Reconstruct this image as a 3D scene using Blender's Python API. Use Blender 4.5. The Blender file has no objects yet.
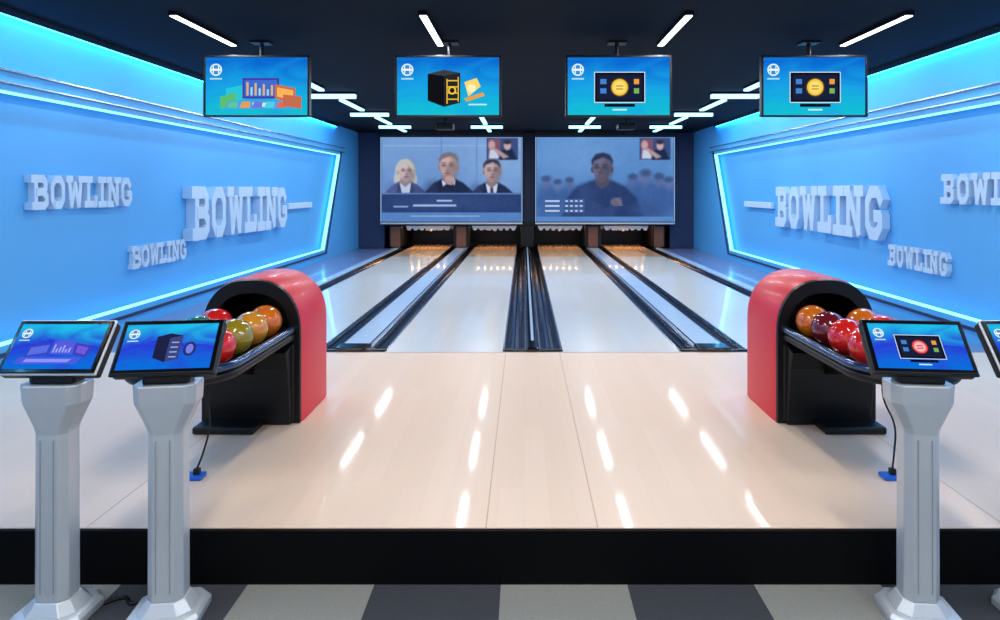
import bpy, bmesh, math, random
import numpy as np
from mathutils import Vector, Matrix
random.seed(4)
scene=bpy.context.scene
scene.view_settings.view_transform='Standard'
COL=scene.collection

def s2l(v):
    v=v/255.0
    return v/12.92 if v<=0.04045 else ((v+0.055)/1.055)**2.4
def lin(c): return (s2l(c[0]),s2l(c[1]),s2l(c[2]),1.0)

MC={}
def mat(name,rgb,rough=0.5,metal=0.0,var=0.12,scale=8.0,coat=0.0,stretch=(1,1,1),bump=0.0,spec=0.5):
    if name in MC: return MC[name]
    m=bpy.data.materials.new(name); m.use_nodes=True
    nt=m.node_tree; b=nt.nodes['Principled BSDF']
    tc=nt.nodes.new('ShaderNodeTexCoord'); mp=nt.nodes.new('ShaderNodeMapping')
    mp.inputs['Scale'].default_value=stretch
    n=nt.nodes.new('ShaderNodeTexNoise'); n.inputs['Scale'].default_value=scale; n.inputs['Detail'].default_value=4
    mx=nt.nodes.new('ShaderNodeMix'); mx.data_type='RGBA'
    c=lin(rgb)
    mx.inputs[6].default_value=tuple(x*(1-var) for x in c[:3])+(1,)
    mx.inputs[7].default_value=tuple(min(1,x*(1+var)) for x in c[:3])+(1,)
    nt.links.new(tc.outputs['Object'],mp.inputs[0]); nt.links.new(mp.outputs[0],n.inputs['Vector'])
    nt.links.new(n.outputs['Fac'],mx.inputs[0]); nt.links.new(mx.outputs[2],b.inputs['Base Color'])
    b.inputs['Roughness'].default_value=rough; b.inputs['Metallic'].default_value=metal
    b.inputs['Coat Weight'].default_value=coat; b.inputs['Coat Roughness'].default_value=0.05
    b.inputs['Specular IOR Level'].default_value=spec
    if bump>0:
        bp=nt.nodes.new('ShaderNodeBump'); bp.inputs['Strength'].default_value=bump; bp.inputs['Distance'].default_value=0.01
        nt.links.new(n.outputs['Fac'],bp.inputs['Height']); nt.links.new(bp.outputs[0],b.inputs['Normal'])
    MC[name]=m; return m
def emat(name,rgb,st=1.0):
    if name in MC: return MC[name]
    m=bpy.data.materials.new(name); m.use_nodes=True
    nt=m.node_tree; nt.nodes.clear()
    e=nt.nodes.new('ShaderNodeEmission'); o=nt.nodes.new('ShaderNodeOutputMaterial')
    e.inputs[0].default_value=lin(rgb); e.inputs[1].default_value=st
    nt.links.new(e.outputs[0],o.inputs[0]); MC[name]=m; return m
def gradmat(name,c0,c1,c2,st=1.0,noise=0.35):
    m=bpy.data.materials.new(name); m.use_nodes=True
    nt=m.node_tree; nt.nodes.clear()
    o=nt.nodes.new('ShaderNodeOutputMaterial'); e=nt.nodes.new('ShaderNodeEmission'); e.inputs[1].default_value=st
    uv=nt.nodes.new('ShaderNodeUVMap'); uv.uv_map='UVMap'
    sp=nt.nodes.new('ShaderNodeSeparateXYZ'); nt.links.new(uv.outputs[0],sp.inputs[0])
    n=nt.nodes.new('ShaderNodeTexNoise'); n.inputs['Scale'].default_value=2.5; n.inputs['Detail'].default_value=3
    n.inputs['Distortion'].default_value=1.0
    nt.links.new(uv.outputs[0],n.inputs['Vector'])
    a=nt.nodes.new('ShaderNodeMath'); a.operation='MULTIPLY_ADD'; a.inputs[1].default_value=noise*2; a.inputs[2].default_value=-noise
    nt.links.new(n.outputs['Fac'],a.inputs[0])
    b=nt.nodes.new('ShaderNodeMath'); b.operation='ADD'
    nt.links.new(a.outputs[0],b.inputs[0]); nt.links.new(sp.outputs['Y'],b.inputs[1])
    r=nt.nodes.new('ShaderNodeValToRGB'); cr=r.color_ramp
    cr.elements[0].color=lin(c0); cr.elements[1].color=lin(c2)
    x=cr.elements.new(0.5); x.color=lin(c1)
    nt.links.new(b.outputs[0],r.inputs[0]); nt.links.new(r.outputs[0],e.inputs[0]); nt.links.new(e.outputs[0],o.inputs[0])
    return m

def empty(name,loc=(0,0,0),rz=0):
    o=bpy.data.objects.new(name,None); o.location=loc; o.rotation_euler=(0,0,rz); o.empty_display_size=0.1
    COL.objects.link(o); return o
def mobj(name,verts,faces,m,parent=None,smooth=False,bevel=0.0,mats=None,midx=None,seg=2):
    me=bpy.data.meshes.new(name); me.from_pydata([tuple(v) for v in verts],[],faces)
    if mats:
        for q in mats: me.materials.append(q)
        for i,k in enumerate(midx): me.polygons[i].material_index=k
    else: me.materials.append(m)
    bm=bmesh.new(); bm.from_mesh(me); bmesh.ops.recalc_face_normals(bm,faces=bm.faces); bm.to_mesh(me); bm.free()
    o=bpy.data.objects.new(name,me); COL.objects.link(o)
    if parent: o.parent=parent
    if smooth:
        for p in me.polygons: p.use_smooth=True
    if bevel>0:
        b=o.modifiers.new('bev','BEVEL'); b.width=bevel; b.segments=seg; b.limit_method='ANGLE'; b.angle_limit=math.radians(35)
    return o
def boxv(c,s,R=None):
    vs=[]
    for dx in(-.5,.5):
        for dy in(-.5,.5):
            for dz in(-.5,.5):
                v=Vector((dx*s[0],dy*s[1],dz*s[2]))
                if R: v=R@v
                vs.append(v+Vector(c))
    fs=[(0,1,3,2),(4,6,7,5),(0,4,5,1),(2,3,7,6),(0,2,6,4),(1,5,7,3)]
    return vs,fs
def box(name,c,s,m,parent=None,bevel=0.0,R=None,seg=2):
    v,f=boxv(c,s,R); return mobj(name,v,f,m,parent,bevel=bevel,seg=seg)
def boxr(name,x0,x1,y0,y1,z0,z1,m,parent=None,bevel=0.0):
    return box(name,((x0+x1)/2,(y0+y1)/2,(z0+z1)/2),(x1-x0,y1-y0,z1-z0),m,parent,bevel)
def prism(name,pts,axis,a0,a1,m,parent=None,bevel=0.0,smooth=False):
    def mk(p,a):
        return {'x':(a,p[0],p[1]),'y':(p[0],a,p[1]),'z':(p[0],p[1],a)}[axis]
    n=len(pts); v=[mk(p,a0) for p in pts]+[mk(p,a1) for p in pts]
    f=[tuple(range(n)),tuple(range(2*n-1,n-1,-1))]+[(i,(i+1)%n,n+(i+1)%n,n+i) for i in range(n)]
    return mobj(name,v,f,m,parent,bevel=bevel,smooth=smooth)
def sheet(name,pts,axis,a0,a1,m,parent=None,smooth=True):
    def mk(p,a):
        return {'x':(a,p[0],p[1]),'y':(p[0],a,p[1]),'z':(p[0],p[1],a)}[axis]
    n=len(pts); v=[mk(p,a0) for p in pts]+[mk(p,a1) for p in pts]
    f=[(i,i+1,n+i+1,n+i) for i in range(n-1)]
    return mobj(name,v,f,m,parent,smooth=smooth)
def loft(name,secs,m,parent=None,bevel=0.0,smooth=False):
    n=len(secs[0]); v=[p for s in secs for p in s]; f=[]
    for k in range(len(secs)-1):
        for i in range(n):
            j=(i+1)%n; f.append((k*n+i,k*n+j,(k+1)*n+j,(k+1)*n+i))
    f.append(tuple(range(n))); f.append(tuple(range(len(v)-1,len(v)-n-1,-1)))
    return mobj(name,v,f,m,parent,bevel=bevel,smooth=smooth)
def cyl(name,p0,p1,r,m,parent=None,seg=20,r2=None):
    p0=Vector(p0);p1=Vector(p1);d=(p1-p0).normalized()
    a=d.orthogonal().normalized(); b=d.cross(a)
    r2=r if r2 is None else r2
    def ring(p,rr): return [p+a*rr*math.cos(t)+b*rr*math.sin(t) for t in [2*math.pi*i/seg for i in range(seg)]]
    return loft(name,[ring(p0,r),ring(p1,r2)],m,parent,bevel=min(r,r2)*0.08)
def tube(name,pts,r,m,parent=None,cyclic=False,smoothc=True):
    cu=bpy.data.curves.new(name,'CURVE'); cu.dimensions='3D'; cu.bevel_depth=r; cu.bevel_resolution=4; cu.resolution_u=6; cu.use_fill_caps=True
    sp=cu.splines.new('BEZIER' if smoothc else 'POLY')
    if smoothc:
        sp.bezier_points.add(len(pts)-1)
        for q,p in zip(sp.bezier_points,pts): q.co=p; q.handle_left_type=q.handle_right_type='AUTO'
    else:
        sp.points.add(len(pts)-1)
        for q,p in zip(sp.points,pts): q.co=(*p,1)
    sp.use_cyclic_u=cyclic; cu.materials.append(m)
    o=bpy.data.objects.new(name,cu); COL.objects.link(o)
    if parent:o.parent=parent
    return o
def sphere(name,c,r,m,parent=None,sz=(1,1,1)):
    me=bpy.data.meshes.new(name); bm=bmesh.new(); bmesh.ops.create_uvsphere(bm,u_segments=32,v_segments=20,radius=r)
    for f in bm.faces:f.smooth=True
    bm.to_mesh(me);bm.free();me.materials.append(m)
    o=bpy.data.objects.new(name,me);o.location=c;o.scale=sz;COL.objects.link(o)
    if parent:o.parent=parent
    return o

# flat picture on a real display surface
class Pic:
    def __init__(s,o,ux,uy,n,W,H,base):
        s.o=Vector(o);s.ux=Vector(ux);s.uy=Vector(uy);s.n=Vector(n);s.W=W;s.H=H
        s.v=[];s.f=[];s.mi=[];s.mats=[base];s.k=0;s.uv=[]
        s.add([(0,0),(W,0),(W,H),(0,H)],0)
    def add(s,pts,mi):
        b=len(s.v)
        for x,y in pts:
            x=min(max(x,0),s.W); y=min(max(y,0),s.H)
            s.v.append(s.o+s.ux*(x/s.W)+s.uy*(y/s.H)+s.n*(s.k*s.st if s.k else 0)); s.uv.append((x/s.W,1-y/s.H))
        s.f.append(tuple(range(b,b+len(pts)))); s.mi.append(mi); s.k+=1
    st=0.00012
    def col(s,c):
        m=emat('display_%d_%d_%d'%c,c,1.0)
        if m not in s.mats:s.mats.append(m)
        return s.mats.index(m)
    def poly(s,pts,c): s.add(pts,s.col(c))
    def rect(s,x0,y0,x1,y1,c): s.poly([(x0,y0),(x1,y0),(x1,y1),(x0,y1)],c)
    def ell(s,x,y,rx,ry,c,n=20): s.poly([(x+rx*math.cos(2*math.pi*i/n),y+ry*math.sin(2*math.pi*i/n)) for i in range(n)],c)
    def done(s,name,parent):
        me=bpy.data.meshes.new(name); me.from_pydata([tuple(v) for v in s.v],[],s.f)
        for m in s.mats: me.materials.append(m)
        for i,k in enumerate(s.mi): me.polygons[i].material_index=k
        u=me.uv_layers.new(name='UVMap')
        for l in me.loops: u.data[l.index].uv=s.uv[l.vertex_index]
        o=bpy.data.objects.new(name,me);COL.objects.link(o);o.parent=parent;return o

# soft raster picture stored as colour attribute on a flat grid (projected video)
class Video:
    def __init__(s,W,H,sc=3):
        s.W,s.H,s.sc=W,H,sc; s.w=W*sc+1;s.h=H*sc+1
        s.X,s.Y=np.meshgrid(np.arange(s.w)/sc,np.arange(s.h)/sc)
        s.im=np.zeros((s.h,s.w,3))
    def grad(s,c0,c1):
        t=(s.Y/s.H)[...,None]; s.im=np.array(c0)*(1-t)+np.array(c1)*t
    def blur(s,m,r):
        k=max(0,int(round(r*s.sc)))
        for _ in range(2):
            for ax in (0,1):
                if k<1: continue
                p=np.pad(m,[(k,k) if a==ax else (0,0) for a in (0,1)],mode='edge')
                c=np.cumsum(p,axis=ax); c=np.concatenate([np.zeros_like(np.take(c,[0],axis=ax)),c],axis=ax)
                n=m.shape[ax]; a1=np.take(c,np.arange(2*k+1,2*k+1+n),axis=ax); a0=np.take(c,np.arange(0,n),axis=ax)
                m=(a1-a0)/(2*k+1)
        return m
    def comp(s,m,c,al=1.0):
        m=(m*al)[...,None]; s.im=s.im*(1-m)+np.array(c,float)*m
    def poly(s,pts,c,soft=.35,al=1.0):
        m=np.zeros((s.h,s.w),bool); n=len(pts)
        for i in range(n):
            x0,y0=pts[i];x1,y1=pts[(i+1)%n]
            if y0==y1: continue
            cond=((y0>s.Y)!=(y1>s.Y))&(s.X<(x1-x0)*(s.Y-y0)/(y1-y0)+x0)
            m^=cond
        s.comp(s.blur(m.astype(float),soft),c,al)
    def rect(s,x0,y0,x1,y1,c,soft=.2,al=1.0): s.poly([(x0,y0),(x1,y0),(x1,y1),(x0,y1)],c,soft,al)
    def ell(s,x,y,rx,ry,c,soft=.12,al=1.0):
        d=np.sqrt(((s.X-x)/rx)**2+((s.Y-y)/ry)**2)
        t=np.clip((1+soft-d)/(2*soft),0,1); s.comp(t*t*(3-2*t),c,al)
    def man(s,x,y,k,skin,hair,suit,shirt=None,tie=None,al=1.0,female=False,turn=0.0):
        P=lambda L:[(x+a*k,y+b*k) for a,b in L]
        E=lambda a,b,rx,ry,c,soft=.2,al2=1.0: s.ell(x+a*k,y+b*k,rx*k,ry*k,c,soft,al2*al)
        dk=lambda c,f: tuple(v*f for v in c)
        if female:
            E(0,0,10.5,12,hair,.15); E(-7,9,5,9,hair,.3); E(7,9,5,9,hair,.3); E(6,6,4,12,dk(hair,.75),.7,.6)
        s.poly(P([(-22,38),(-20,22),(-13,15),(-5,11),(5,11),(13,15),(21,22),(24,38)]),suit,.7,al)
        E(-14,20,7,7,tuple(min(255,v*1.3+10) for v in suit),.8,.5)
        s.poly(P([(-4.5,6),(4.5,6),(5.5,13),(0,17),(-5.5,13)]),dk(skin,.72),.5,al)
        if shirt:
            s.poly(P([(-6,12),(0,17),(6,12),(4,30),(-3,30)]),shirt,.4,al)
            if tie: s.poly(P([(-1.3,16.5),(1.5,16.5),(2,30),(-1.5,30)]),tie,.3,al)
            s.poly(P([(-7,11),(-2,30),(-10,30)]),dk(suit,.8),.4,al); s.poly(P([(7,11),(3,30),(12,30)]),dk(suit,.8),.4,al)
        E(-7.6,1.5,1.5,2.6,dk(skin,.75));E(7.6,1.5,1.5,2.6,dk(skin,.75))
        E(0,-1,7.4,9,skin,.15);E(turn*.5,3.5,6,7.6,skin,.18)
        E(5+turn,1,4,9,dk(skin,.66),.8,.75); E(-2,-4,5,4,tuple(min(255,v*1.12) for v in skin),.8,.7)
        E(turn,8.6,4,2.5,dk(skin,.7),.7,.6)
        for e in (-3.1,3.1):
            E(e+turn,-.4,2.2,1.5,dk(skin,.5),.8,.75); E(e+turn,-2.6,2.3,.6,dk(hair,.7),.6,.45)
        E(turn*1.3+.7,2.4,1.5,2.4,dk(skin,.74),.8,.7); E(turn*1.3,4.3,1.8,.7,dk(skin,.6),.6,.7); E(turn,6.4,2.6,.8,dk((170,90,95),.7),.6,.65)
        if female: s.poly(P([(-8.5,4),(-9,-5),(-4,-11),(3,-11.5),(8.5,-6),(9,4),(6,-3),(1,-8),(-5,-4)]),hair,.6,al)
        else: s.poly(P([(-7.8,-1),(-8.6,-6),(-5,-10.6),(1,-11.8),(6.2,-10),(8.6,-5.5),(8,-1),(6.6,-5.5),(1,-8.2),(-6.2,-5.5)]),hair,.6,al)
    def done(s,name,o,ux,uy,parent,mix=(100,145,205),amt=.25,st=1.0):
        im=s.im*(1-amt)+np.array(mix,float)*amt
        rng=np.random.RandomState(3); n=s.blur(rng.rand(s.h,s.w),.6)-.5; n2=s.blur(rng.rand(s.h,s.w),3)-.5
        im=np.clip(im+n[...,None]*26+n2[...,None]*90,0,255)/255
        l=np.where(im<=.04045,im/12.92,((im+.055)/1.055)**2.4)
        o=np.array(o);ux=np.array(ux);uy=np.array(uy)
        P=o+ux*(s.X/s.W)[...,None]+uy*(s.Y/s.H)[...,None]
        idx=np.arange(s.w*s.h).reshape(s.h,s.w)
        F=np.stack([idx[:-1,:-1],idx[:-1,1:],idx[1:,1:],idx[1:,:-1]],-1).reshape(-1,4)
        me=bpy.data.meshes.new(name); me.from_pydata(P.reshape(-1,3).tolist(),[],F.tolist())
        at=me.color_attributes.new('Col','FLOAT_COLOR','POINT')
        rgba=np.concatenate([l.reshape(-1,3),np.ones((s.w*s.h,1))],1).astype(np.float32)
        at.data.foreach_set('color',rgba.ravel())
        m=bpy.data.materials.new('projected_video');m.use_nodes=True;nt=m.node_tree;nt.nodes.clear()
        e=nt.nodes.new('ShaderNodeEmission');a=nt.nodes.new('ShaderNodeVertexColor');a.layer_name='Col';q=nt.nodes.new('ShaderNodeOutputMaterial')
        e.inputs[1].default_value=st
        nt.links.new(a.outputs[0],e.inputs[0]);nt.links.new(e.outputs[0],q.inputs[0]);me.materials.append(m)
        ob=bpy.data.objects.new(name,me);COL.objects.link(ob);ob.parent=parent

# ---------------- materials
M_black=mat('black_plastic',(8,8,10),0.42,var=0.2,spec=.35)
M_riser=mat('riser_black',(4,4,5),0.7,var=0.2,spec=.12)
M_gloss=mat('gloss_black',(5,7,12),0.15,coat=0.3,var=0.2)
M_ceil=mat('ceiling_paint',(8,13,25),0.8,var=0.25,scale=3,spec=.15)
M_wall=mat('blue_lit_wall',(78,172,234),0.5,var=0.05,scale=1.2)  # pale grey-blue wall with the LEDs' blue light put into its colour
M_panel=mat('blue_lit_panel',(82,164,224),0.5,var=0.06,scale=1.0)  # recessed panel, blue LED light likewise held in the base colour
M_navy=mat('navy_wall_paint',(30,46,84),0.6,var=0.1)
M_letter=mat('letter_acrylic',(184,208,230),0.4,var=0.03)
M_chrome=mat('brushed_chrome',(190,200,215),0.25,metal=1.0,var=0.05)
M_plate=mat('divider_plate',(180,208,236),0.25,var=0.06,coat=0.4)
M_silver=mat('silver_paint',(196,200,202),0.33,metal=0.3,var=0.04,scale=20)
M_red=mat('red_fibreglass',(224,42,58),0.42,coat=0.08,var=0.04,scale=3,spec=.4)
M_brown=mat('wood_post',(120,70,45),0.5,var=0.2,scale=10)
M_led=emat('led_cyan',(110,212,255),3.6)
M_cove=emat('cove_led',(40,165,255),18)
M_white=emat('led_white',(235,245,255),5.0)
M_blueled=emat('led_blue_white',(150,210,255),3.0)
M_edge=emat('screen_edge_glow',(150,190,240),.9)  # blue light caught by the screen edges, put in as emission
M_pin=mat('pin_white',(235,235,235),0.3,var=0.02)
M_cl=mat('carpet_light',(140,138,128),0.95,var=0.18,scale=90,bump=0.3)
M_cd=mat('carpet_dark',(58,59,62),0.95,var=0.2,scale=90,bump=0.3)

def woodmat(name,c1,c2,rough,mort,row,coat=.5,cr=.13,spec=.5):
    m=bpy.data.materials.new(name);m.use_nodes=True;nt=m.node_tree;b=nt.nodes['Principled BSDF']
    tc=nt.nodes.new('ShaderNodeTexCoord');mp=nt.nodes.new('ShaderNodeMapping');mp.inputs['Rotation'].default_value=(0,0,math.pi/2)
    br=nt.nodes.new('ShaderNodeTexBrick')
    br.inputs['Color1'].default_value=lin(c1);br.inputs['Color2'].default_value=lin(c2)
    br.inputs['Mortar'].default_value=tuple(x*mort for x in lin(c2)[:3])+(1,)
    br.inputs['Scale'].default_value=1;br.inputs['Mortar Size'].default_value=0.0012
    br.inputs['Brick Width'].default_value=1.6;br.inputs['Row Height'].default_value=row
    nt.links.new(tc.outputs['Object'],mp.inputs[0]);nt.links.new(mp.outputs[0],br.inputs['Vector'])
    mp2=nt.nodes.new('ShaderNodeMapping');mp2.inputs['Scale'].default_value=(40,1.5,1)
    n=nt.nodes.new('ShaderNodeTexNoise');n.inputs['Scale'].default_value=1.0;n.inputs['Detail'].default_value=5
    nt.links.new(tc.outputs['Object'],mp2.inputs[0]);nt.links.new(mp2.outputs[0],n.inputs['Vector'])
    mx=nt.nodes.new('ShaderNodeMix');mx.data_type='RGBA';mx.blend_type='MULTIPLY';mx.inputs[0].default_value=0.06
    nt.links.new(br.outputs['Color'],mx.inputs[6]);nt.links.new(n.outputs['Color'],mx.inputs[7])
    nt.links.new(mx.outputs[2],b.inputs['Base Color'])
    b.inputs['Roughness'].default_value=rough;b.inputs['Coat Weight'].default_value=coat;b.inputs['Coat Roughness'].default_value=cr
    b.inputs['Specular IOR Level'].default_value=spec
    return m
M_app=woodmat('approach_maple',(236,206,180),(233,202,175),0.45,0.95,0.12,.13,.07,.35)
M_lane=woodmat('lane_synthetic',(230,228,221),(227,225,217),0.25,0.98,0.1,.6,.06)
M_deck=woodmat('pin_deck_maple',(222,184,146),(216,174,134),0.25,0.95,0.06)

# ---------------- room dims
ZC=3.15; XL=-4.3; XR=4.4; YE=18.4; PZ=0.235; YP=2.82; YF=5.88; YM=16.4
v=[];f=[];mi=[]
T=0.545
xs=[-0.1+T*i for i in range(-9,10)]; ys=[2.95-T*j for j in range(0,9)][::-1]
for i in range(len(xs)-1):
    for j in range(len(ys)-1):
        b=len(v);v+=[(xs[i],ys[j],0),(xs[i+1],ys[j],0),(xs[i+1],ys[j+1],0),(xs[i],ys[j+1],0)];f.append((b,b+1,b+2,b+3))
        mi.append((i+(len(ys)-2-j)+1)%2)
b=len(v);v+=[(xs[0],2.95,0),(xs[-1],2.95,0),(xs[-1],YE,0),(xs[0],YE,0)];f.append((b,b+1,b+2,b+3));mi.append(1)
fl=mobj('floor',v,f,None,mats=[M_cl,M_cd],midx=mi)

def wall(name,X,s,ytop,ybot):
    g=empty(name)
    boxr('panel_surface',min(X,X+s*0.12),max(X,X+s*0.12),-1.2,YE,0,ZC,M_panel,g)
    Xi=X-s*0.12; a,b_=min(X,Xi),max(X,Xi)
    prism('upper_band',[(-1.2,2.5),(YE,2.5),(YE,ZC),(-1.2,ZC)],'x',a,b_,M_wall,g)
    prism('lower_band',[(-1.2,0),(YE,0),(YE,.45),(-1.2,.45)],'x',a,b_,M_wall,g)
    prism('end_band',[(ytop,2.5),(YE,2.5),(YE,.45),(ybot,.45)],'x',a,b_,M_wall,g)
    prism('near_band',[(-1.2,2.5),(-.7,2.5),(-.7,.45),(-1.2,.45)],'x',a,b_,M_wall,g)
    t=empty('trim_1' if s<0 else 'trim_2')
    i0,i1=min(Xi-s*.006,Xi+s*.03),max(Xi-s*.006,Xi+s*.03)
    prism('led_top',[(-.7,2.482),(ytop-.02,2.482),(ytop-.02,2.499),(-.7,2.499)],'x',i0,i1,M_led,t)
    prism('led_bottom',[(-.7,.451),(ybot,.451),(ybot,.474),(-.7,.474)],'x',i0,i1,M_led,t)
    prism('led_end',[(ytop-.13,2.482),(ytop-.005,2.482),(ybot-.005,.474),(ybot-.13,.474)],'x',i0,i1,M_led,t)
    for zz in (2.56,2.66):
        boxr('metal_ledge',min(Xi,Xi-s*.03),max(Xi,Xi-s*.03),-.7,ytop+.3,zz,zz+.014,M_chrome,t)
    prism('frame_edge',[(ytop+.05,2.56),(ytop+.12,2.56),(ybot+.12,.36),(ybot+.05,.36)],'x',min(Xi,Xi-s*.02),max(Xi,Xi-s*.02),M_navy,t)
    boxr('frame_edge_low',min(Xi,Xi-s*.02),max(Xi,Xi-s*.02),-.7,ybot+.1,.36,.39,M_navy,t)
    c=empty('trim_3' if s<0 else 'trim_4')
    boxr('cove_strip',min(Xi-s*.01,Xi-s*.06),max(Xi-s*.01,Xi-s*.06),-1.0,14.4,ZC-.05,ZC-.012,M_cove,c)
    boxr('cove_channel',min(Xi-s*.065,Xi-s*.08),max(Xi-s*.065,Xi-s*.08),-1.0,14.4,ZC-.055,ZC-.001,M_ceil,c)
    for yy in (1.5,5.0,8.5,12.0):  # added lamps that boost the cove's blue on the wall; no fixtures here
        li=bpy.data.lights.new('cove_boost','AREA');li.shape='RECTANGLE';li.size=.08;li.size_y=3.3;li.energy=18;li.color=(.2,.6,1)
        lo=bpy.data.objects.new('cove_boost',li);lo.location=(Xi-s*.35,yy,ZC-.02);lo.rotation_euler=(0,-s*math.radians(22),0);COL.objects.link(lo);lo.parent=c
    return Xi
XiL=wall('wall_left',XL,-1,14.75,13.6)
XiR=wall('wall_right',XR,1,14.6,13.5)
boxr('ceiling',XL-.12,XR+.12,-1.2,YE,ZC,ZC+.12,M_ceil)
boxr('wall_far',XL,XR,YE,YE+.12,0,ZC,M_navy)

# letters (slab capitals)
L={
'B':([[(.26,.02),(.26,.98)],[(0,.88),(.7,.88),(.82,.78),(.82,.62),(.7,.51),(.3,.51)],[(.7,.49),(.86,.38),(.86,.22),(.72,.12),(0,.12)]],1.0),
'O':([[(.32,.12),(.14,.3),(.14,.7),(.32,.88),(.64,.88),(.82,.7),(.82,.3),(.64,.12),(.32,.12)]],.96),
'W':([[(.18,.95),(.36,.08),(.6,.75),(.84,.08),(1.02,.95)],[(0,.9),(.36,.9)],[(.84,.9),(1.2,.9)]],1.2),
'L':([[(.26,.1),(.26,.9)],[(0,.9),(.52,.9)],[(0,.12),(.82,.12)],[(.8,.12),(.8,.34)]],.92),
'I':([[(.28,.1),(.28,.9)],[(0,.9),(.56,.9)],[(0,.1),(.56,.1)]],.56),
'N':([[(.22,.1),(.22,.9)],[(.22,.9),(.82,.1)],[(.82,.1),(.82,.9)],[(0,.9),(.3,.9)],[(.62,.9),(1.04,.9)],[(0,.1),(.44,.1)]],1.04),
'G':([[(.82,.7),(.64,.88),(.32,.88),(.14,.7),(.14,.3),(.32,.12),(.64,.12),(.82,.28),(.82,.44),(.54,.44)]],.94)}
def sign(name,side,y0,zc,length,h,depth=.07,t=.22,gap=.13):
    word='BOWLING'; tot=sum(L[c][1] for c in word)+gap*6; k=length/tot
    V=[];F=[];cx=0;q=0
    X=XL if side<0 else XR
    def mp(u,vv,d): return (X-side*d, y0+u*k if side<0 else y0-u*k, zc+(vv-.5)*h)
    hh=t/2
    for c in word:
        lines,w=L[c]; q=0
        for ln in lines:
            for (x0,y0_),(x1,y1) in zip(ln[:-1],ln[1:]):
                q+=1
                dx,dy=x1-x0,y1-y0_; l=math.hypot(dx,dy); dx/=l;dy/=l
                e=hh*.45
                P=[(x0-dx*e-dy*hh,y0_-dy*e+dx*hh),(x1+dx*e-dy*hh,y1+dy*e+dx*hh),(x1+dx*e+dy*hh,y1+dy*e-dx*hh),(x0-dx*e+dy*hh,y0_-dy*e-dx*hh)]
                P=[(a,min(max(bb,0),1)) for a,bb in P]
                b=len(V)
                for dd in (0.001+q*.0002,depth+q*.0012):
                    for p in P: V.append(mp(p[0]+cx,p[1],dd))
                F+=[(b,b+1,b+2,b+3),(b+4,b+5,b+6,b+7)]+[(b+i,b+(i+1)%4,b+4+(i+1)%4,b+4+i) for i in range(4)]
        cx+=w+gap
    return mobj(name,V,F,M_letter)
sign('bowling_wall_sign',-1,5.6,1.68,1.42,.31,.06)
sign('bowling_wall_sign',-1,8.2,1.4,3.25,.70,.12)
sign('bowling_wall_sign',-1,7.05,.96,1.12,.25,.05)
sign('bowling_wall_sign',1,11.1,1.42,3.3,.68,.09)
sign('bowling_wall_sign',1,7.75,.93,1.08,.25,.05)
sign('bowling_wall_sign',1,6.75,1.71,1.5,.31,.06)
boxr('wall_sign_bar',XL+.002,XL+.07,11.7,13.0,1.35,1.46,M_letter,bevel=.01)
boxr('wall_sign_bar',XR-.07,XR-.002,11.4,12.8,1.37,1.48,M_letter,bevel=.01)

# ---------------- platform & lanes
CX=.08; PT=1.65
EL,ER=XL+.122,XR-.122
g=empty('bowling_approach_platform')
boxr('deck',EL,ER,YP,YF,.02,PZ,M_app,g)
boxr('riser',EL,ER,YP-.02,YP-.001,0.0,PZ-.004,M_riser,g)
for x in (-.165,.32,-1.9,2.1):
    boxr('joint_strip',x-.003,x+.003,YP+.001,YF-.03,PZ-.002,PZ+.0005,mat('joint',(196,160,138),.5),g)
boxr('foul_line',EL,ER,YF-.022,YF-.001,PZ-.002,PZ+.0012,mat('foul_line',(160,150,145),.4),g)
boxr('lane_foundation',EL,ER,YF+.001,YE-.02,.001,.099,M_black)
grp=[(CX-2*PT,'o'),(CX-PT,'s'),(CX,'c'),(CX+PT,'s'),(CX+2*PT,'o')]
half={'o':.31,'s':.32,'c':.275}
for i in range(4):
    x0=grp[i][0]+half[grp[i][1]]; x1=grp[i+1][0]-half[grp[i+1][1]]
    ln=empty('bowling_lane')
    boxr('lane_bed',x0,x1,YF+.001,14.3,.10,PZ,M_lane,ln)
    boxr('pin_deck',x0,x1,14.3,17.6,.10,PZ,M_deck,ln)
def gutter(cx,w,parent):
    n=12; pts=[]
    for i in range(n+1):
        a=math.pi*i/n; pts.append((cx-w/2*math.cos(a),PZ-.004-.10*math.sin(a)))
    sheet('gutter_channel',pts,'y',YF+.05,16.6,M_gloss,parent)
    for e in (-1,1):
        boxr('rim',cx+e*w/2-.007,cx+e*w/2+.007,YF+.02,16.6,PZ-.10,PZ+.003,M_chrome,parent)
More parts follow.
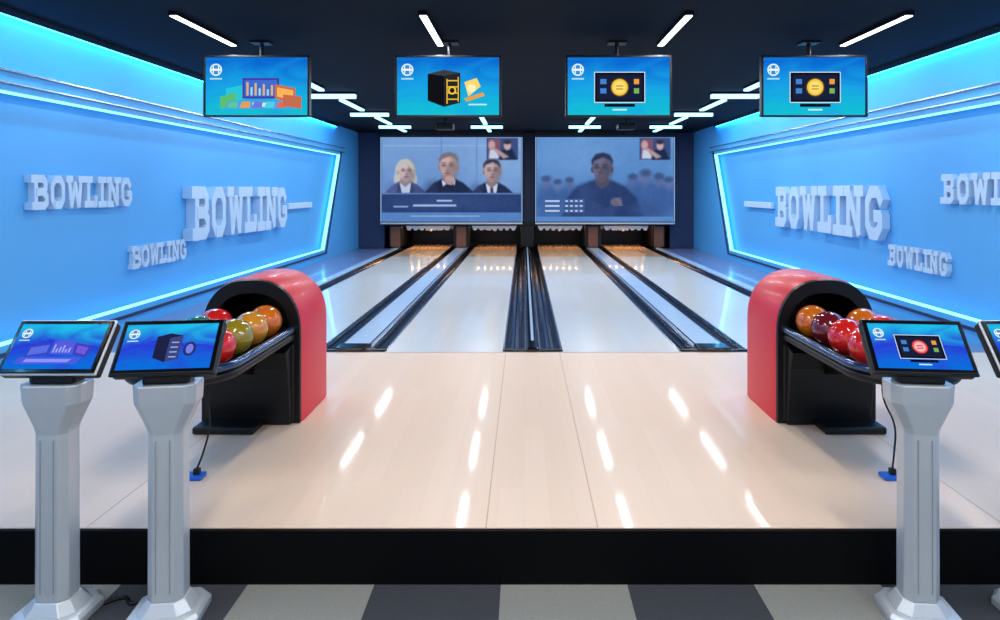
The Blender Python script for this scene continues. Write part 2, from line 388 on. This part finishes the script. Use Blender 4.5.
def divider(cx,kind):
    g=empty('lane_divider' if kind!='o' else 'lane_side_gutter'); h=half[kind]
    gw=.16 if kind=='s' else .2
    if kind=='c':
        gutter(cx-h+gw/2+.008,gw,g); gutter(cx+h-gw/2-.008,gw,g); w=2*h-2*gw-.04
        boxr('cap_rail',cx-w/2,cx+w/2,YF+.005,16.6,.10,PZ+.035,M_gloss,g,bevel=.015)
        boxr('cap_light_strip',cx-.014,cx+.014,YF+.3,16.5,PZ+.035,PZ+.038,M_plate,g)
    elif kind=='s':
        gutter(cx-h+gw/2+.008,gw,g); gutter(cx+h-gw/2-.008,gw,g); w=2*h-2*gw-.035
        boxr('cap_plate',cx-w/2,cx+w/2,YF+.2,16.6,.10,PZ+.02,M_plate,g,bevel=.01)
        boxr('cap_nose',cx-w/2-.005,cx+w/2+.005,YF+.003,YF+.2,.10,PZ+.035,M_gloss,g,bevel=.015)
        for e in (-1,1): boxr('cap_edge',cx+e*(w/2-.012)-.006,cx+e*(w/2-.012)+.006,YF+.2,16.6,PZ+.02,PZ+.026,M_gloss,g)
    else:
        s=-1 if cx<0 else 1
        xi=cx-s*(h-gw/2-.008)
        gutter(xi,gw,g)
        a=cx-s*(h-gw-.03); b=cx+s*.05
        boxr('cap_plate',min(a,b),max(a,b),YF+.05,16.6,.10,PZ+.02,M_plate,g,bevel=.01)
        e=EL if s<0 else ER
        boxr('side_walkway',min(b+s*.005,e),max(b+s*.005,e),YF+.001,16.3,.10,PZ,mat('side_walk',(110,128,170),.3,coat=.3),g)
    if kind!='o':
        n=10
        prism('end_block',[(cx-h+.004,YF+.07)]+[(cx-h+.004+(2*h-.008)*i/n, YF+.035-.03*math.sin(math.pi*i/n)) for i in range(n+1)]+[(cx+h-.004,YF+.07)],'z',.10,PZ+.012,M_black,g,bevel=.006)
for cx,k in grp: divider(cx,k)

# ---------------- masking unit, screens, pinsetter
g=empty('pinsetter_masking_unit')
boxr('mask_wall',EL,ER,YM,YM+.1,.86,ZC-.002,M_navy,g)
boxr('side_panel',EL,CX-2*PT-.3,YM,YM+.1,PZ,.86,M_navy,g)
boxr('side_panel',CX+2*PT+.3,ER,YM,YM+.1,PZ,.86,M_navy,g)
boxr('fascia',CX-2*PT-.3,CX+2*PT+.3,YM-.12,YM-.001,.80,.87,M_black,g,bevel=.008)
for k,(cx,kk) in enumerate(grp):
    w=.16 if kk!='s' else .2
    boxr('lane_post',cx-w,cx+w,YM-.1,YM+1.3,PZ+.04,.86,M_black,g,bevel=.01)
    if kk!='c':
        boxr('wood_trim',cx-.12,cx+.12,YM-.13,YM-.102,PZ+.04,.79,M_brown,g,bevel=.006)
boxr('pit_curtain',CX-2*PT,CX+2*PT,YM+1.5,YM+1.53,.10,1.3,M_black,g)
prof=[(0,.026),(.02,.036),(.06,.052),(.115,.0605),(.17,.052),(.22,.032),(.25,.0235),(.29,.027),(.33,.032),(.36,.026),(.378,.01)]
V=[];F=[];n=14
def addpin(x,y,z):
    b=len(V)
    for (h,r) in prof:
        for i in range(n):
            a=2*math.pi*i/n; V.append((x+r*math.cos(a),y+r*math.sin(a),z+h))
    for k in range(len(prof)-1):
        for i in range(n):
            j=(i+1)%n;F.append((b+k*n+i,b+k*n+j,b+(k+1)*n+j,b+(k+1)*n+i))
    F.append(tuple(range(b,b+n)));F.append(tuple(range(b+(len(prof)-1)*n,b+len(prof)*n)))
for i in range(4):
    cx=(grp[i][0]+grp[i+1][0])/2
    for r in range(4):
        for q in range(r+1):
            addpin(cx+(q-r/2)*.3,YM+.35+r*.26,.64)
mobj('hanging_bowling_pins',V,F,M_pin,g,smooth=True)
for i in range(4):
    cx=(grp[i][0]+grp[i+1][0])/2
    pts=[(cx-.56,.805)]
    for q in range(7):
        x=cx-.56+q*.16
        pts+=[(x+.02,.74),(x+.05,.69),(x+.11,.69),(x+.14,.74)]
    pts.append((cx+.56,.805))
    prism('scalloped_guard',pts,'y',YM-.135,YM-.125,M_pin,g)
    li=bpy.data.lights.new('pin_light','AREA');li.shape='RECTANGLE';li.size=1.0;li.size_y=.12;li.energy=12 if i in (0,3) else 7;li.color=(1,.52,.22)
    lo=bpy.data.objects.new('pin_lamp',li);lo.location=(cx,YM+.15,.78);lo.rotation_euler=(math.radians(-25),0,0);COL.objects.link(lo);lo.parent=g

def screen(x0,x1,z0,z1,kind,name='projection_screen'):
    Y=16.0
    g=empty(name,(0,0,0))
    boxr('frame',x0-.03,x1+.03,Y,Y+.03,z0-.05,z1+.03,M_black,g)
    boxr('roller_case',x0-.05,x1+.05,Y-.06,Y+.1,z1+.03,ZC-.002,M_black,g,bevel=.01)
    boxr('bottom_bar',x0-.03,x1+.03,Y-.02,Y-.001,z0-.06,z0-.02,M_silver,g)
    for e in (x0-.02,x1+.02): boxr('edge_strip',e-.01,e+.01,Y-.012,Y-.001,z0,z1,M_edge,g)
    boxr('bracket',(x0+x1)/2-.08,(x0+x1)/2+.08,Y+.03,YM,z1-.3,z1-.2,M_black,g)
    p=Video(142,86,3)
    if kind=='a':
        p.grad((126,162,214),(92,134,194))
        p.ell(118,25,30,30,(150,185,230),.9,.5)
        p.rect(0,8,142,9.5,(150,186,228),.3,.7);p.rect(60,0,61.5,57,(92,132,188),.3,.6);p.rect(96,0,97.5,57,(96,138,194),.3,.6)
        p.man(24,34,.98,(212,178,170),(206,198,186),(62,70,116),(200,205,225),None,female=True,turn=1)
        p.man(68,29,1.18,(204,160,150),(122,104,104),(20,25,52),(220,228,242),(54,34,66),turn=-.8)
        p.poly([(60,58),(61,51),(66,47.5),(73,47.5),(76,51),(77,58)],(18,22,46),.6)
        p.ell(70,45,4.4,3.6,(190,144,136),.25)
        for i in range(4): p.ell(66.5+i*2.1,41.6+.5*abs(i-1),.95,2.4,(206,164,156),.35);p.ell(67.5+i*2.1,42,.3,2.1,(150,108,104),.6,.6)
        p.ell(65,44,1.1,2.4,(186,142,136),.4)
        p.man(112,34,1.04,(200,158,150),(52,42,54),(24,30,62),(210,220,238),(96,44,70),turn=.6)
        p.rect(0,57,142,77,(34,50,98),.4);p.rect(0,57,142,58.3,(100,132,184),.3);p.ell(71,66,50,7,(50,70,122),.8,.6)
        p.rect(56,64,72,65.6,(190,210,240),.2);p.rect(32,68.6,76,70.6,(178,200,238),.2);p.rect(12,70,27,71.5,(140,170,216),.2)
        p.rect(0,77,142,86,(84,126,188),.3);p.rect(30,80,100,81,(160,188,230),.2)
    else:
        p.grad((96,146,206),(70,116,178))
        p.ell(40,20,40,22,(120,165,220),.9,.5)
        for (x,y,r,c) in ((10,46,5,(92,104,150)),(22,49,4.5,(100,116,160)),(34,47,4.5,(86,98,148)),(100,44,5,(84,98,150)),(113,41,6,(98,106,150)),(127,44,5.5,(86,100,150)),(137,47,5,(94,106,154))):
            p.ell(x,y+14,r*2,13,(52,80,138),.5,.7);p.ell(x,y,r,r*1.25,c,.5,.8);p.ell(x,y-r*.8,r,r*.6,(44,60,104),.6,.7)
        p.rect(0,60,142,86,(52,88,150),2.5,.6)
        p.poly([(26,84),(30,64),(42,50),(58,44),(78,44),(92,50),(104,62),(112,84)],(30,46,88),1.4)
        p.man(68,31,1.3,(106,92,112),(32,36,62),(32,48,92),turn=-1.2)
        p.poly([(28,82),(32,64),(42,58),(54,62),(72,72),(84,66),(88,72),(76,82)],(40,58,104),1.0)
        p.ell(82,66,5.5,4.2,(104,92,112),.3)
        for i in range(4): p.ell(85+i*.6,62.5+i*2.1,3,.95,(112,100,120),.4)
        p.ell(116,74,16,9,(48,72,126),.7,.8)
        for q in range(3):
            p.rect(7,63+q*5,50,67+q*5,(64,92,150),.3,.9);p.rect(9,64.2+q*5,24,65.8+q*5,(205,220,242),.15)
            for k in range(4): p.rect(30+k*5,64.2+q*5,32.5+k*5,65.8+q*5,(195,212,242),.15)
        p.rect(0,81,142,86,(90,134,198),.4)
    p.rect(107,1,139,23,(52,66,112),.2)
    p.rect(108.5,2,121,22,(130,70,92),.3);p.ell(112,8,3.5,4.5,(210,160,150),.4);p.poly([(109,22),(110,13),(117,12),(120,22)],(210,216,232),.6)
    p.poly([(119,23),(122,13),(133,12),(138,23)],(18,24,50),.6);p.ell(128,8.5,3.6,4.6,(212,170,162),.35);p.ell(128,5,3.8,2.2,(40,32,44),.5);p.poly([(110,10),(121,14),(130,20),(124,22)],(196,150,140),.6)
    p.done('picture',(x0,Y-.003,z1),(x1-x0,0,0),(0,0,z0-z1),g,amt=.16 if kind=='a' else .16)
screen(-3.50,-.07,.92,3.0,'a'); screen(.31,3.68,.92,3.0,'b')

# ---------------- screen graphics
def graphic(p,kind):
    p.ell(10,12,6,6,(225,245,255));p.ell(10,12,4.6,4.6,(60,140,210));p.rect(5.5,11,14.5,13,(235,250,255));p.rect(7,8.5,8,15.5,(235,250,255));p.rect(12,8.5,13,15.5,(235,250,255));p.rect(4,20,16,21.5,(180,225,250))
    if kind=='collage':
        p.poly([(20,30),(40,26),(40,40),(20,45)],(40,200,220));p.poly([(14,38),(30,34),(30,47),(14,50)],(90,190,120))
        p.poly([(36,20),(72,20),(72,40),(36,40)],(70,60,170));p.poly([(38,22),(70,22),(70,38),(38,38)],(60,110,210))
        for i in range(7): p.rect(40+i*4,24+(i*5)%9,42+i*4,37,(160,220,250) if i%2 else (240,180,90))
        p.poly([(68,26),(88,30),(88,45),(68,40)],(210,110,70));p.poly([(70,29),(86,32),(86,42),(70,38)],(250,180,90))
        p.poly([(24,42),(80,42),(88,50),(18,50)],(80,160,230));p.rect(46,44,62,48,(200,240,255))
        for i in range(5): p.poly([(24+i*12,43),(32+i*12,43),(31+i*12,49),(21+i*12,49)],((90,200,160),(230,160,80),(110,120,220),(80,210,230),(220,110,90))[i])
        p.poly([(76,36),(94,38),(94,50),(76,47)],(200,110,80))
    if kind=='kcollage':
        p.poly([(20,28),(44,24),(44,38),(18,42)],(60,70,190));p.poly([(22,30),(42,26.5),(42,36),(21,39.5)],(90,110,230))
        p.poly([(46,22),(70,22),(72,38),(46,38)],(90,90,220));p.poly([(72,24),(90,28),(88,42),(73,38)],(70,60,180));p.poly([(74,27),(88,30),(86,39),(75,36)],(110,90,220))
        for i in range(6): p.rect(48+i*3.6,26+(i*5)%7,50+i*3.6,36,(150,170,255))
        p.poly([(14,42),(84,42),(80,50),(10,50)],(80,90,225));p.poly([(22,44),(74,44),(70,48),(20,48)],(140,150,255))
    if kind=='pc':
        p.poly([(30,16),(46,12),(62,15),(62,44),(46,48),(30,42)],(16,18,24));p.poly([(46,18),(62,15),(62,44),(46,48)],(36,38,46));p.poly([(30,16),(46,12),(62,15),(46,18)],(60,62,70))
        p.rect(48.5,21,49.5,45,(250,200,50));p.rect(59.5,19,60.5,43,(250,200,50))
        for i in range(4): p.rect(49,22+i*6,60,23.2+i*6,(240,190,50))
        p.ell(54,32,4,4,(250,210,60));p.ell(54,32,2.5,2.5,(30,30,36))
        p.poly([(66,24),(78,20),(82,28),(70,38)],(250,220,110));p.ell(73,30,4,4,(255,245,190));p.poly([(66,40),(84,34),(86,37),(68,43)],(240,160,60));p.rect(70,45,88,46.5,(190,235,255))
    if kind=='kpc':
        p.poly([(36,16),(50,12),(64,15),(64,44),(50,48),(36,42)],(30,34,70));p.poly([(50,18),(64,15),(64,44),(50,48)],(60,70,130));p.ell(74,32,7,9,(40,50,120));p.ell(74,32,4,6,(120,130,230))
        for i in range(4): p.rect(53,23+i*6,61,24.2+i*6,(170,190,250))
    if kind in('game','kgame'):
        p.rect(26,14,76,44,(225,240,250));p.rect(26.7,14.7,75.3,43.3,(14,18,34));p.rect(29,17,73,41,(24,32,60));p.rect(36,45,66,48,(10,14,28))
        c=(246,200,70) if kind=='game' else (250,90,90)
        p.ell(51,29,9,9,(120,90,20) if kind=='game' else (120,20,40));p.ell(51,29,8,8,c);p.ell(51,29,6,6,(250,225,120) if kind=='game' else (255,190,190))
        p.rect(47.5,27,54.5,28.4,(215,150,50) if kind=='game' else (210,50,70));p.rect(47.5,30,54.5,31.4,(215,150,50) if kind=='game' else (210,50,70))
        p.rect(32,21,38,26,(70,130,210));p.rect(32,30,38,35,(70,130,210));p.rect(65,21,70,26,(240,160,60));p.rect(65,30,70,35,(120,180,90));p.rect(44,50,58,51.5,(200,240,255))
Gtv=gradmat('tv_background',(20,190,215),(24,160,230),(10,105,210),1.0,.45)
Gk=gradmat('kiosk_background',(10,110,220),(40,60,215),(30,190,235),1.0,.5)

def tv(x,kind):
    Y=6.25;w=1.0;h=.575;z0=2.41
    g=empty('hanging_monitor',(x,Y,z0+h/2))
    box('casing',(0,.03,0),(w+.02,.05,h+.01),M_black,g,bevel=.008)
    box('rear_bulge',(0,.08,-.03),(w*.6,.06,h*.6),M_black,g,bevel=.02)
    for a in(-1,1):
        box('bezel_side',(a*(w/2),-.003,0),(.02,.022,h+.015),M_black,g,bevel=.003)
        box('bezel_edge',(0,-.003,a*(h/2)),(w+.02,.022,.02),M_black,g,bevel=.003)
    cyl('drop_pole',(0,.12,0),(0,.12,ZC-z0-h/2-.002),.02,M_black,g)
    box('ceiling_plate',(0,.12,ZC-z0-h/2-.01),(.18,.14,.018),M_black,g)
    box('bracket',(0,.1,0),(.3,.06,.2),M_black,g)
    Pic.st=.00012
    p=Pic((-w/2+.01,0,h/2-.01),(w-.02,0,0),(0,0,-(h-.02)),(0,-1,0),100,56,Gtv)
    graphic(p,kind);p.done('picture',g)
for x,k in ((-2.57,'collage'),(-.73,'pc'),(.91,'game'),(2.79,'game')): tv(x,k)

# ---------------- ceiling lights
LP=.74
def strip(x,y,lx,ly,m,name='linear_ceiling_light',power=0,z=ZC,hz=.008):
    g=empty(name,(x,y,z))
    box('housing',(0,0,-.016),(lx+.02,ly+.02,.03),M_ceil,g)
    box('diffuser',(0,0,-.0305-hz/2),(lx,ly,hz),m,g)
    if power:
        li=bpy.data.lights.new('lamp','AREA');li.shape='RECTANGLE';li.size=lx;li.size_y=ly;li.energy=power*LP;li.color=(.97,.98,1)
        o=bpy.data.objects.new('lamp',li);o.location=(0,0,-.034-hz);COL.objects.link(o);o.parent=g
for x in (-2.85,-.82,1.34,3.13):
    for y,p in ((-.2,34),(2.0,38),(5.83,38)):  # two nearest rows are unseen, added to brighten the approach
        strip(x,y,.055,1.1,M_white,power=p*(.8 if abs(x)>2 else 1))
    for y,l,p in ((8.55,1.2,34),(10.8,1.3,38),(13.2,1.3,42),(15.2,.8,0)):
        strip(x,y,.08,l,M_blueled,'linear_ceiling_light',power=p,hz=.03)
    for y in (9.65,12.0,14.35):
        strip(x,y,.7,.08,M_blueled,'cross_ceiling_light',hz=.06)
for x in (-1.6,2.07):
    g=empty('ceiling_projector',(x,13.2,2.98))
    box('body',(0,0,0),(.36,.3,.12),M_black,g,bevel=.02)
    cyl('lens',(.08,.14,0),(.08,.2,0),.04,M_gloss,g)
    cyl('mount',(0,0,.06),(0,0,.168),.025,M_black,g)

# ---------------- kiosks
def kiosk(x,kind,rz=0,y=2.6):
    g=empty('score_console_kiosk',(x,y,0),rz)
    def sec(z,hw,hd,c,yo=0):
        P=[(-hw+c,-hd),(hw-c,-hd),(hw,-hd+c),(hw,hd-c),(hw-c,hd),(-hw+c,hd),(-hw,hd-c),(-hw,-hd+c)]
        return [Vector((a,b+yo,z)) for a,b in P]
    loft('base_plate',[sec(0,.138,.12,.045),sec(.026,.138,.12,.045),sec(.042,.125,.108,.043)],M_silver,g,bevel=.003)
    loft('base_cone',[sec(.042,.105,.09,.04),sec(.085,.072,.065,.03)],M_silver,g,bevel=.003)
    loft('column',[sec(.085,.068,.06,.028),sec(.74,.066,.058,.026),sec(.76,.07,.06,.026),sec(.86,.118,.07,.034),sec(.935,.12,.075,.034)],M_silver,g,bevel=.004)
    for e in (-1,1): box('front_seam',(e*.026,-.0605,.42),(.003,.004,.6),mat('seam',(150,154,158),.5),g)
    t=math.radians(37)
    R=Matrix.Rotation(-t,3,'X')
    c=Vector((0,0,1.072)); w=.385;h=.226
    def L_(a,b,d): return c+R@Vector((a,b,d))
    box('neck',(0,0,.975),(.18,.09,.1),M_black,g,bevel=.02)
    box('casing',L_(0,.03,0),(w,.04,h),M_black,g,bevel=.01,R=R)
    box('rim',L_(0,.004,0),(w+.008,.012,h+.008),M_silver if kind=='kcollage' else M_black,g,bevel=.005,R=R,seg=3)
    box('glass_bezel',L_(0,-.004,0),(w-.004,.008,h-.004),M_gloss,g,bevel=.004,R=R)
    Pic.st=.00008
    n=R@Vector((0,-1,0)); W=w-.036;H=h-.036
    p=Pic(L_(-W/2,-.0088,H/2),(W,0,0),R@Vector((0,0,-H)),n,100,56,Gk)
    graphic(p,kind);p.done('picture',g)
    return g
kiosk(-1.865,'kcollage',0);kiosk(-1.42,'kpc',math.radians(7));kiosk(1.575,'kgame',math.radians(-6));kiosk(2.06,'kcollage')

# ---------------- ball returns
M_rail=mat('rail_dark_metal',(70,90,120),.18,metal=.8,var=.05)
def ballreturn(cx,s):
    g=empty('ball_return',(cx,4.1,PZ+.002))
    W=.315;Hs=.56;Ht=.91;D=.56
    def arch(w,top,hs,n=24,z0=0):
        pts=[(-w,z0)]
        for i in range(n+1):
            a=math.pi-math.pi*i/n
            ca,sa=math.cos(a),math.sin(a)
            pts.append((w*math.copysign(abs(ca)**.85,ca),hs+(top-hs)*abs(sa)**.85))
        pts.append((w,z0)); return pts
    o=arch(W,Ht,Hs);i_=arch(W-.045,Ht-.045,Hs)
    n=len(o);V=[];F=[]
    rows=[([(x*.97,z if z<=0 else z*.985) for x,z in o],0.0),(o,.04),(o,D-.08),([(x*.95,z*.97) for x,z in o],D),(i_,D-.01),(i_,0.0)]
    for pts,y in rows: V+=[(x,y,z) for x,z in pts]
    for k in range(len(rows)):
        k2=(k+1)%len(rows)
        for q in range(n-1): F.append((k*n+q,k*n+q+1,k2*n+q+1,k2*n+q))
    for q in (0,n-1): F.append(tuple(k*n+q for k in range(len(rows))))
    sh=mobj('hood_shell',V,F,M_red,g,smooth=True)
    e=sh.modifiers.new('es','EDGE_SPLIT');e.split_angle=math.radians(40)
    prism('hood_back',arch(W-.03,Ht-.04,Hs),'y',D-.03,D-.006,M_red,g)
    li=[(x*.985,z*.992) for x,z in arch(W,Ht,Hs)];li2=arch(W-.075,Ht-.095,Hs)
    li3=arch(W-.05,Ht-.05,Hs)
    rws=[(li,-.001),([(x*.99,z*.993) for x,z in li],-.022),(li2,-.018),(li2,.45),(li3,.45),(li3,-.001)]
    n=len(li);V=[];F=[]
    for pts,y in rws: V+=[(x,y,z) for x,z in pts]
    for k in range(len(rws)):
        for q in range(n-1):F.append((k*n+q,k*n+q+1,((k+1)%len(rws))*n+q+1,((k+1)%len(rws))*n+q))
    mobj('hood_liner',V,F,M_black,g,smooth=False)
    prism('inner_back',li2,'y',.44,.45,M_black,g)
    boxr('cabinet',-.28,.28,-.03,.43,0.0,.50,M_black,g,bevel=.02)
    prism('cabinet_front_wedge',[(-.031,.50),(-.14,.47),(-.10,.36),(-.06,.06),(-.06,0.001),(-.031,.001)],'x',-.265,.265,M_black,g,bevel=.01)
    boxr('foot',-.27 if s>0 else -.10,.10 if s>0 else .27,-.22,-.062,0.0,.045,M_black,g,bevel=.012)
    hw=.245;yf=-.80
    def stad(hw,yf,y1,n=16,r=.2):
        pts=[(-hw,y1)]
        for i in range(n+1):
            a=math.pi+math.pi*i/n
            pts.append((hw*math.cos(a), yf+r*math.sin(a)))
        pts.append((hw,y1)); return pts
    prism('rack_tray',stad(hw-.01,yf,.35),'z',.515,.545,M_black,g,bevel=.008)
    tube('rack_rail',[(x,y,.59) for x,y in stad(hw+.02,yf,.2,r=.22)],.022,M_rail,g,smoothc=False)
    tube('rack_lower_rail',[(x,y,.545) for x,y in stad(hw+.014,yf,.1,r=.21)],.024,M_black,g,smoothc=False)
    for x in (-.20,-.055,.055,.20):
        cyl('ball_runner',(x,-.86,.552),(x,.3,.552),.01,M_chrome,g,seg=12)
    prism('tray_bracket',[(-.05,.52),(-.7,.52),(-.7,.50),(-.12,.34),(-.05,.3)],'x',-.05,.05,M_black,g,bevel=.005)
    return g
ballreturn(-1.715,1);ballreturn(1.90,-1)
def ballmat(n,c):
    return mat('ball_'+n,c,.12,var=.45,scale=9,coat=.8)
cols={'orange':(235,110,25),'olive':(150,130,30),'red':(220,35,30),'maroon':(110,25,35),'teal':(30,110,100),'yellow':(225,140,40)}
def balls(cx,rows):
    for xo,lst in rows:
        for yy,c in lst:
            sphere('bowling_ball',(cx+xo,yy,PZ+.558+.1),.1,ballmat(c,cols[c]))
balls(-1.715,[(.125,[(3.99,'orange'),(3.78,'yellow'),(3.57,'olive'),(3.35,'red')]),(-.125,[(3.88,'red'),(3.66,'teal'),(3.44,'maroon')])])
balls(1.90,[(-.125,[(3.99,'orange'),(3.78,'maroon'),(3.57,'red'),(3.35,'red')]),(.125,[(3.88,'orange'),(3.66,'red'),(3.44,'maroon')])])

for x in (-1.67,1.86):
    g=empty('floor_outlet_box',(x,3.3,PZ))
    box('body',(0,0,.012),(.09,.07,.024),mat('outlet_blue',(20,90,190),.3),g,bevel=.006)
    box('plug',(.01,0,.038),(.03,.03,.03),M_black,g,bevel=.005)
    tube('cable',[(.01,0,.05),(.03,.02,.12),(.05,.05,.25),(.02,.1,.38),(.04,.14,.515)],.005,M_black,g)
for x0 in (-1.86,):
    tube('floor_power_cable',[(x0+.14,2.66,.008),(x0+.2,2.7,.008),(x0+.26,2.66,.008),(x0+.31,2.74,.008)],.007,M_black)

w=bpy.data.worlds.new('World');scene.world=w;w.use_nodes=True
bg=w.node_tree.nodes['Background'];bg.inputs[0].default_value=(.74,.83,1,1);bg.inputs[1].default_value=.85
cam=bpy.data.cameras.new('camera');cam.lens=23.4;cam.sensor_width=36;cam.shift_x=-.024;cam.shift_y=-.12;cam.clip_start=.05
co=bpy.data.objects.new('camera',cam);co.location=(0,0,1.7);co.rotation_euler=(math.pi/2,0,0);COL.objects.link(co)
scene.camera=co
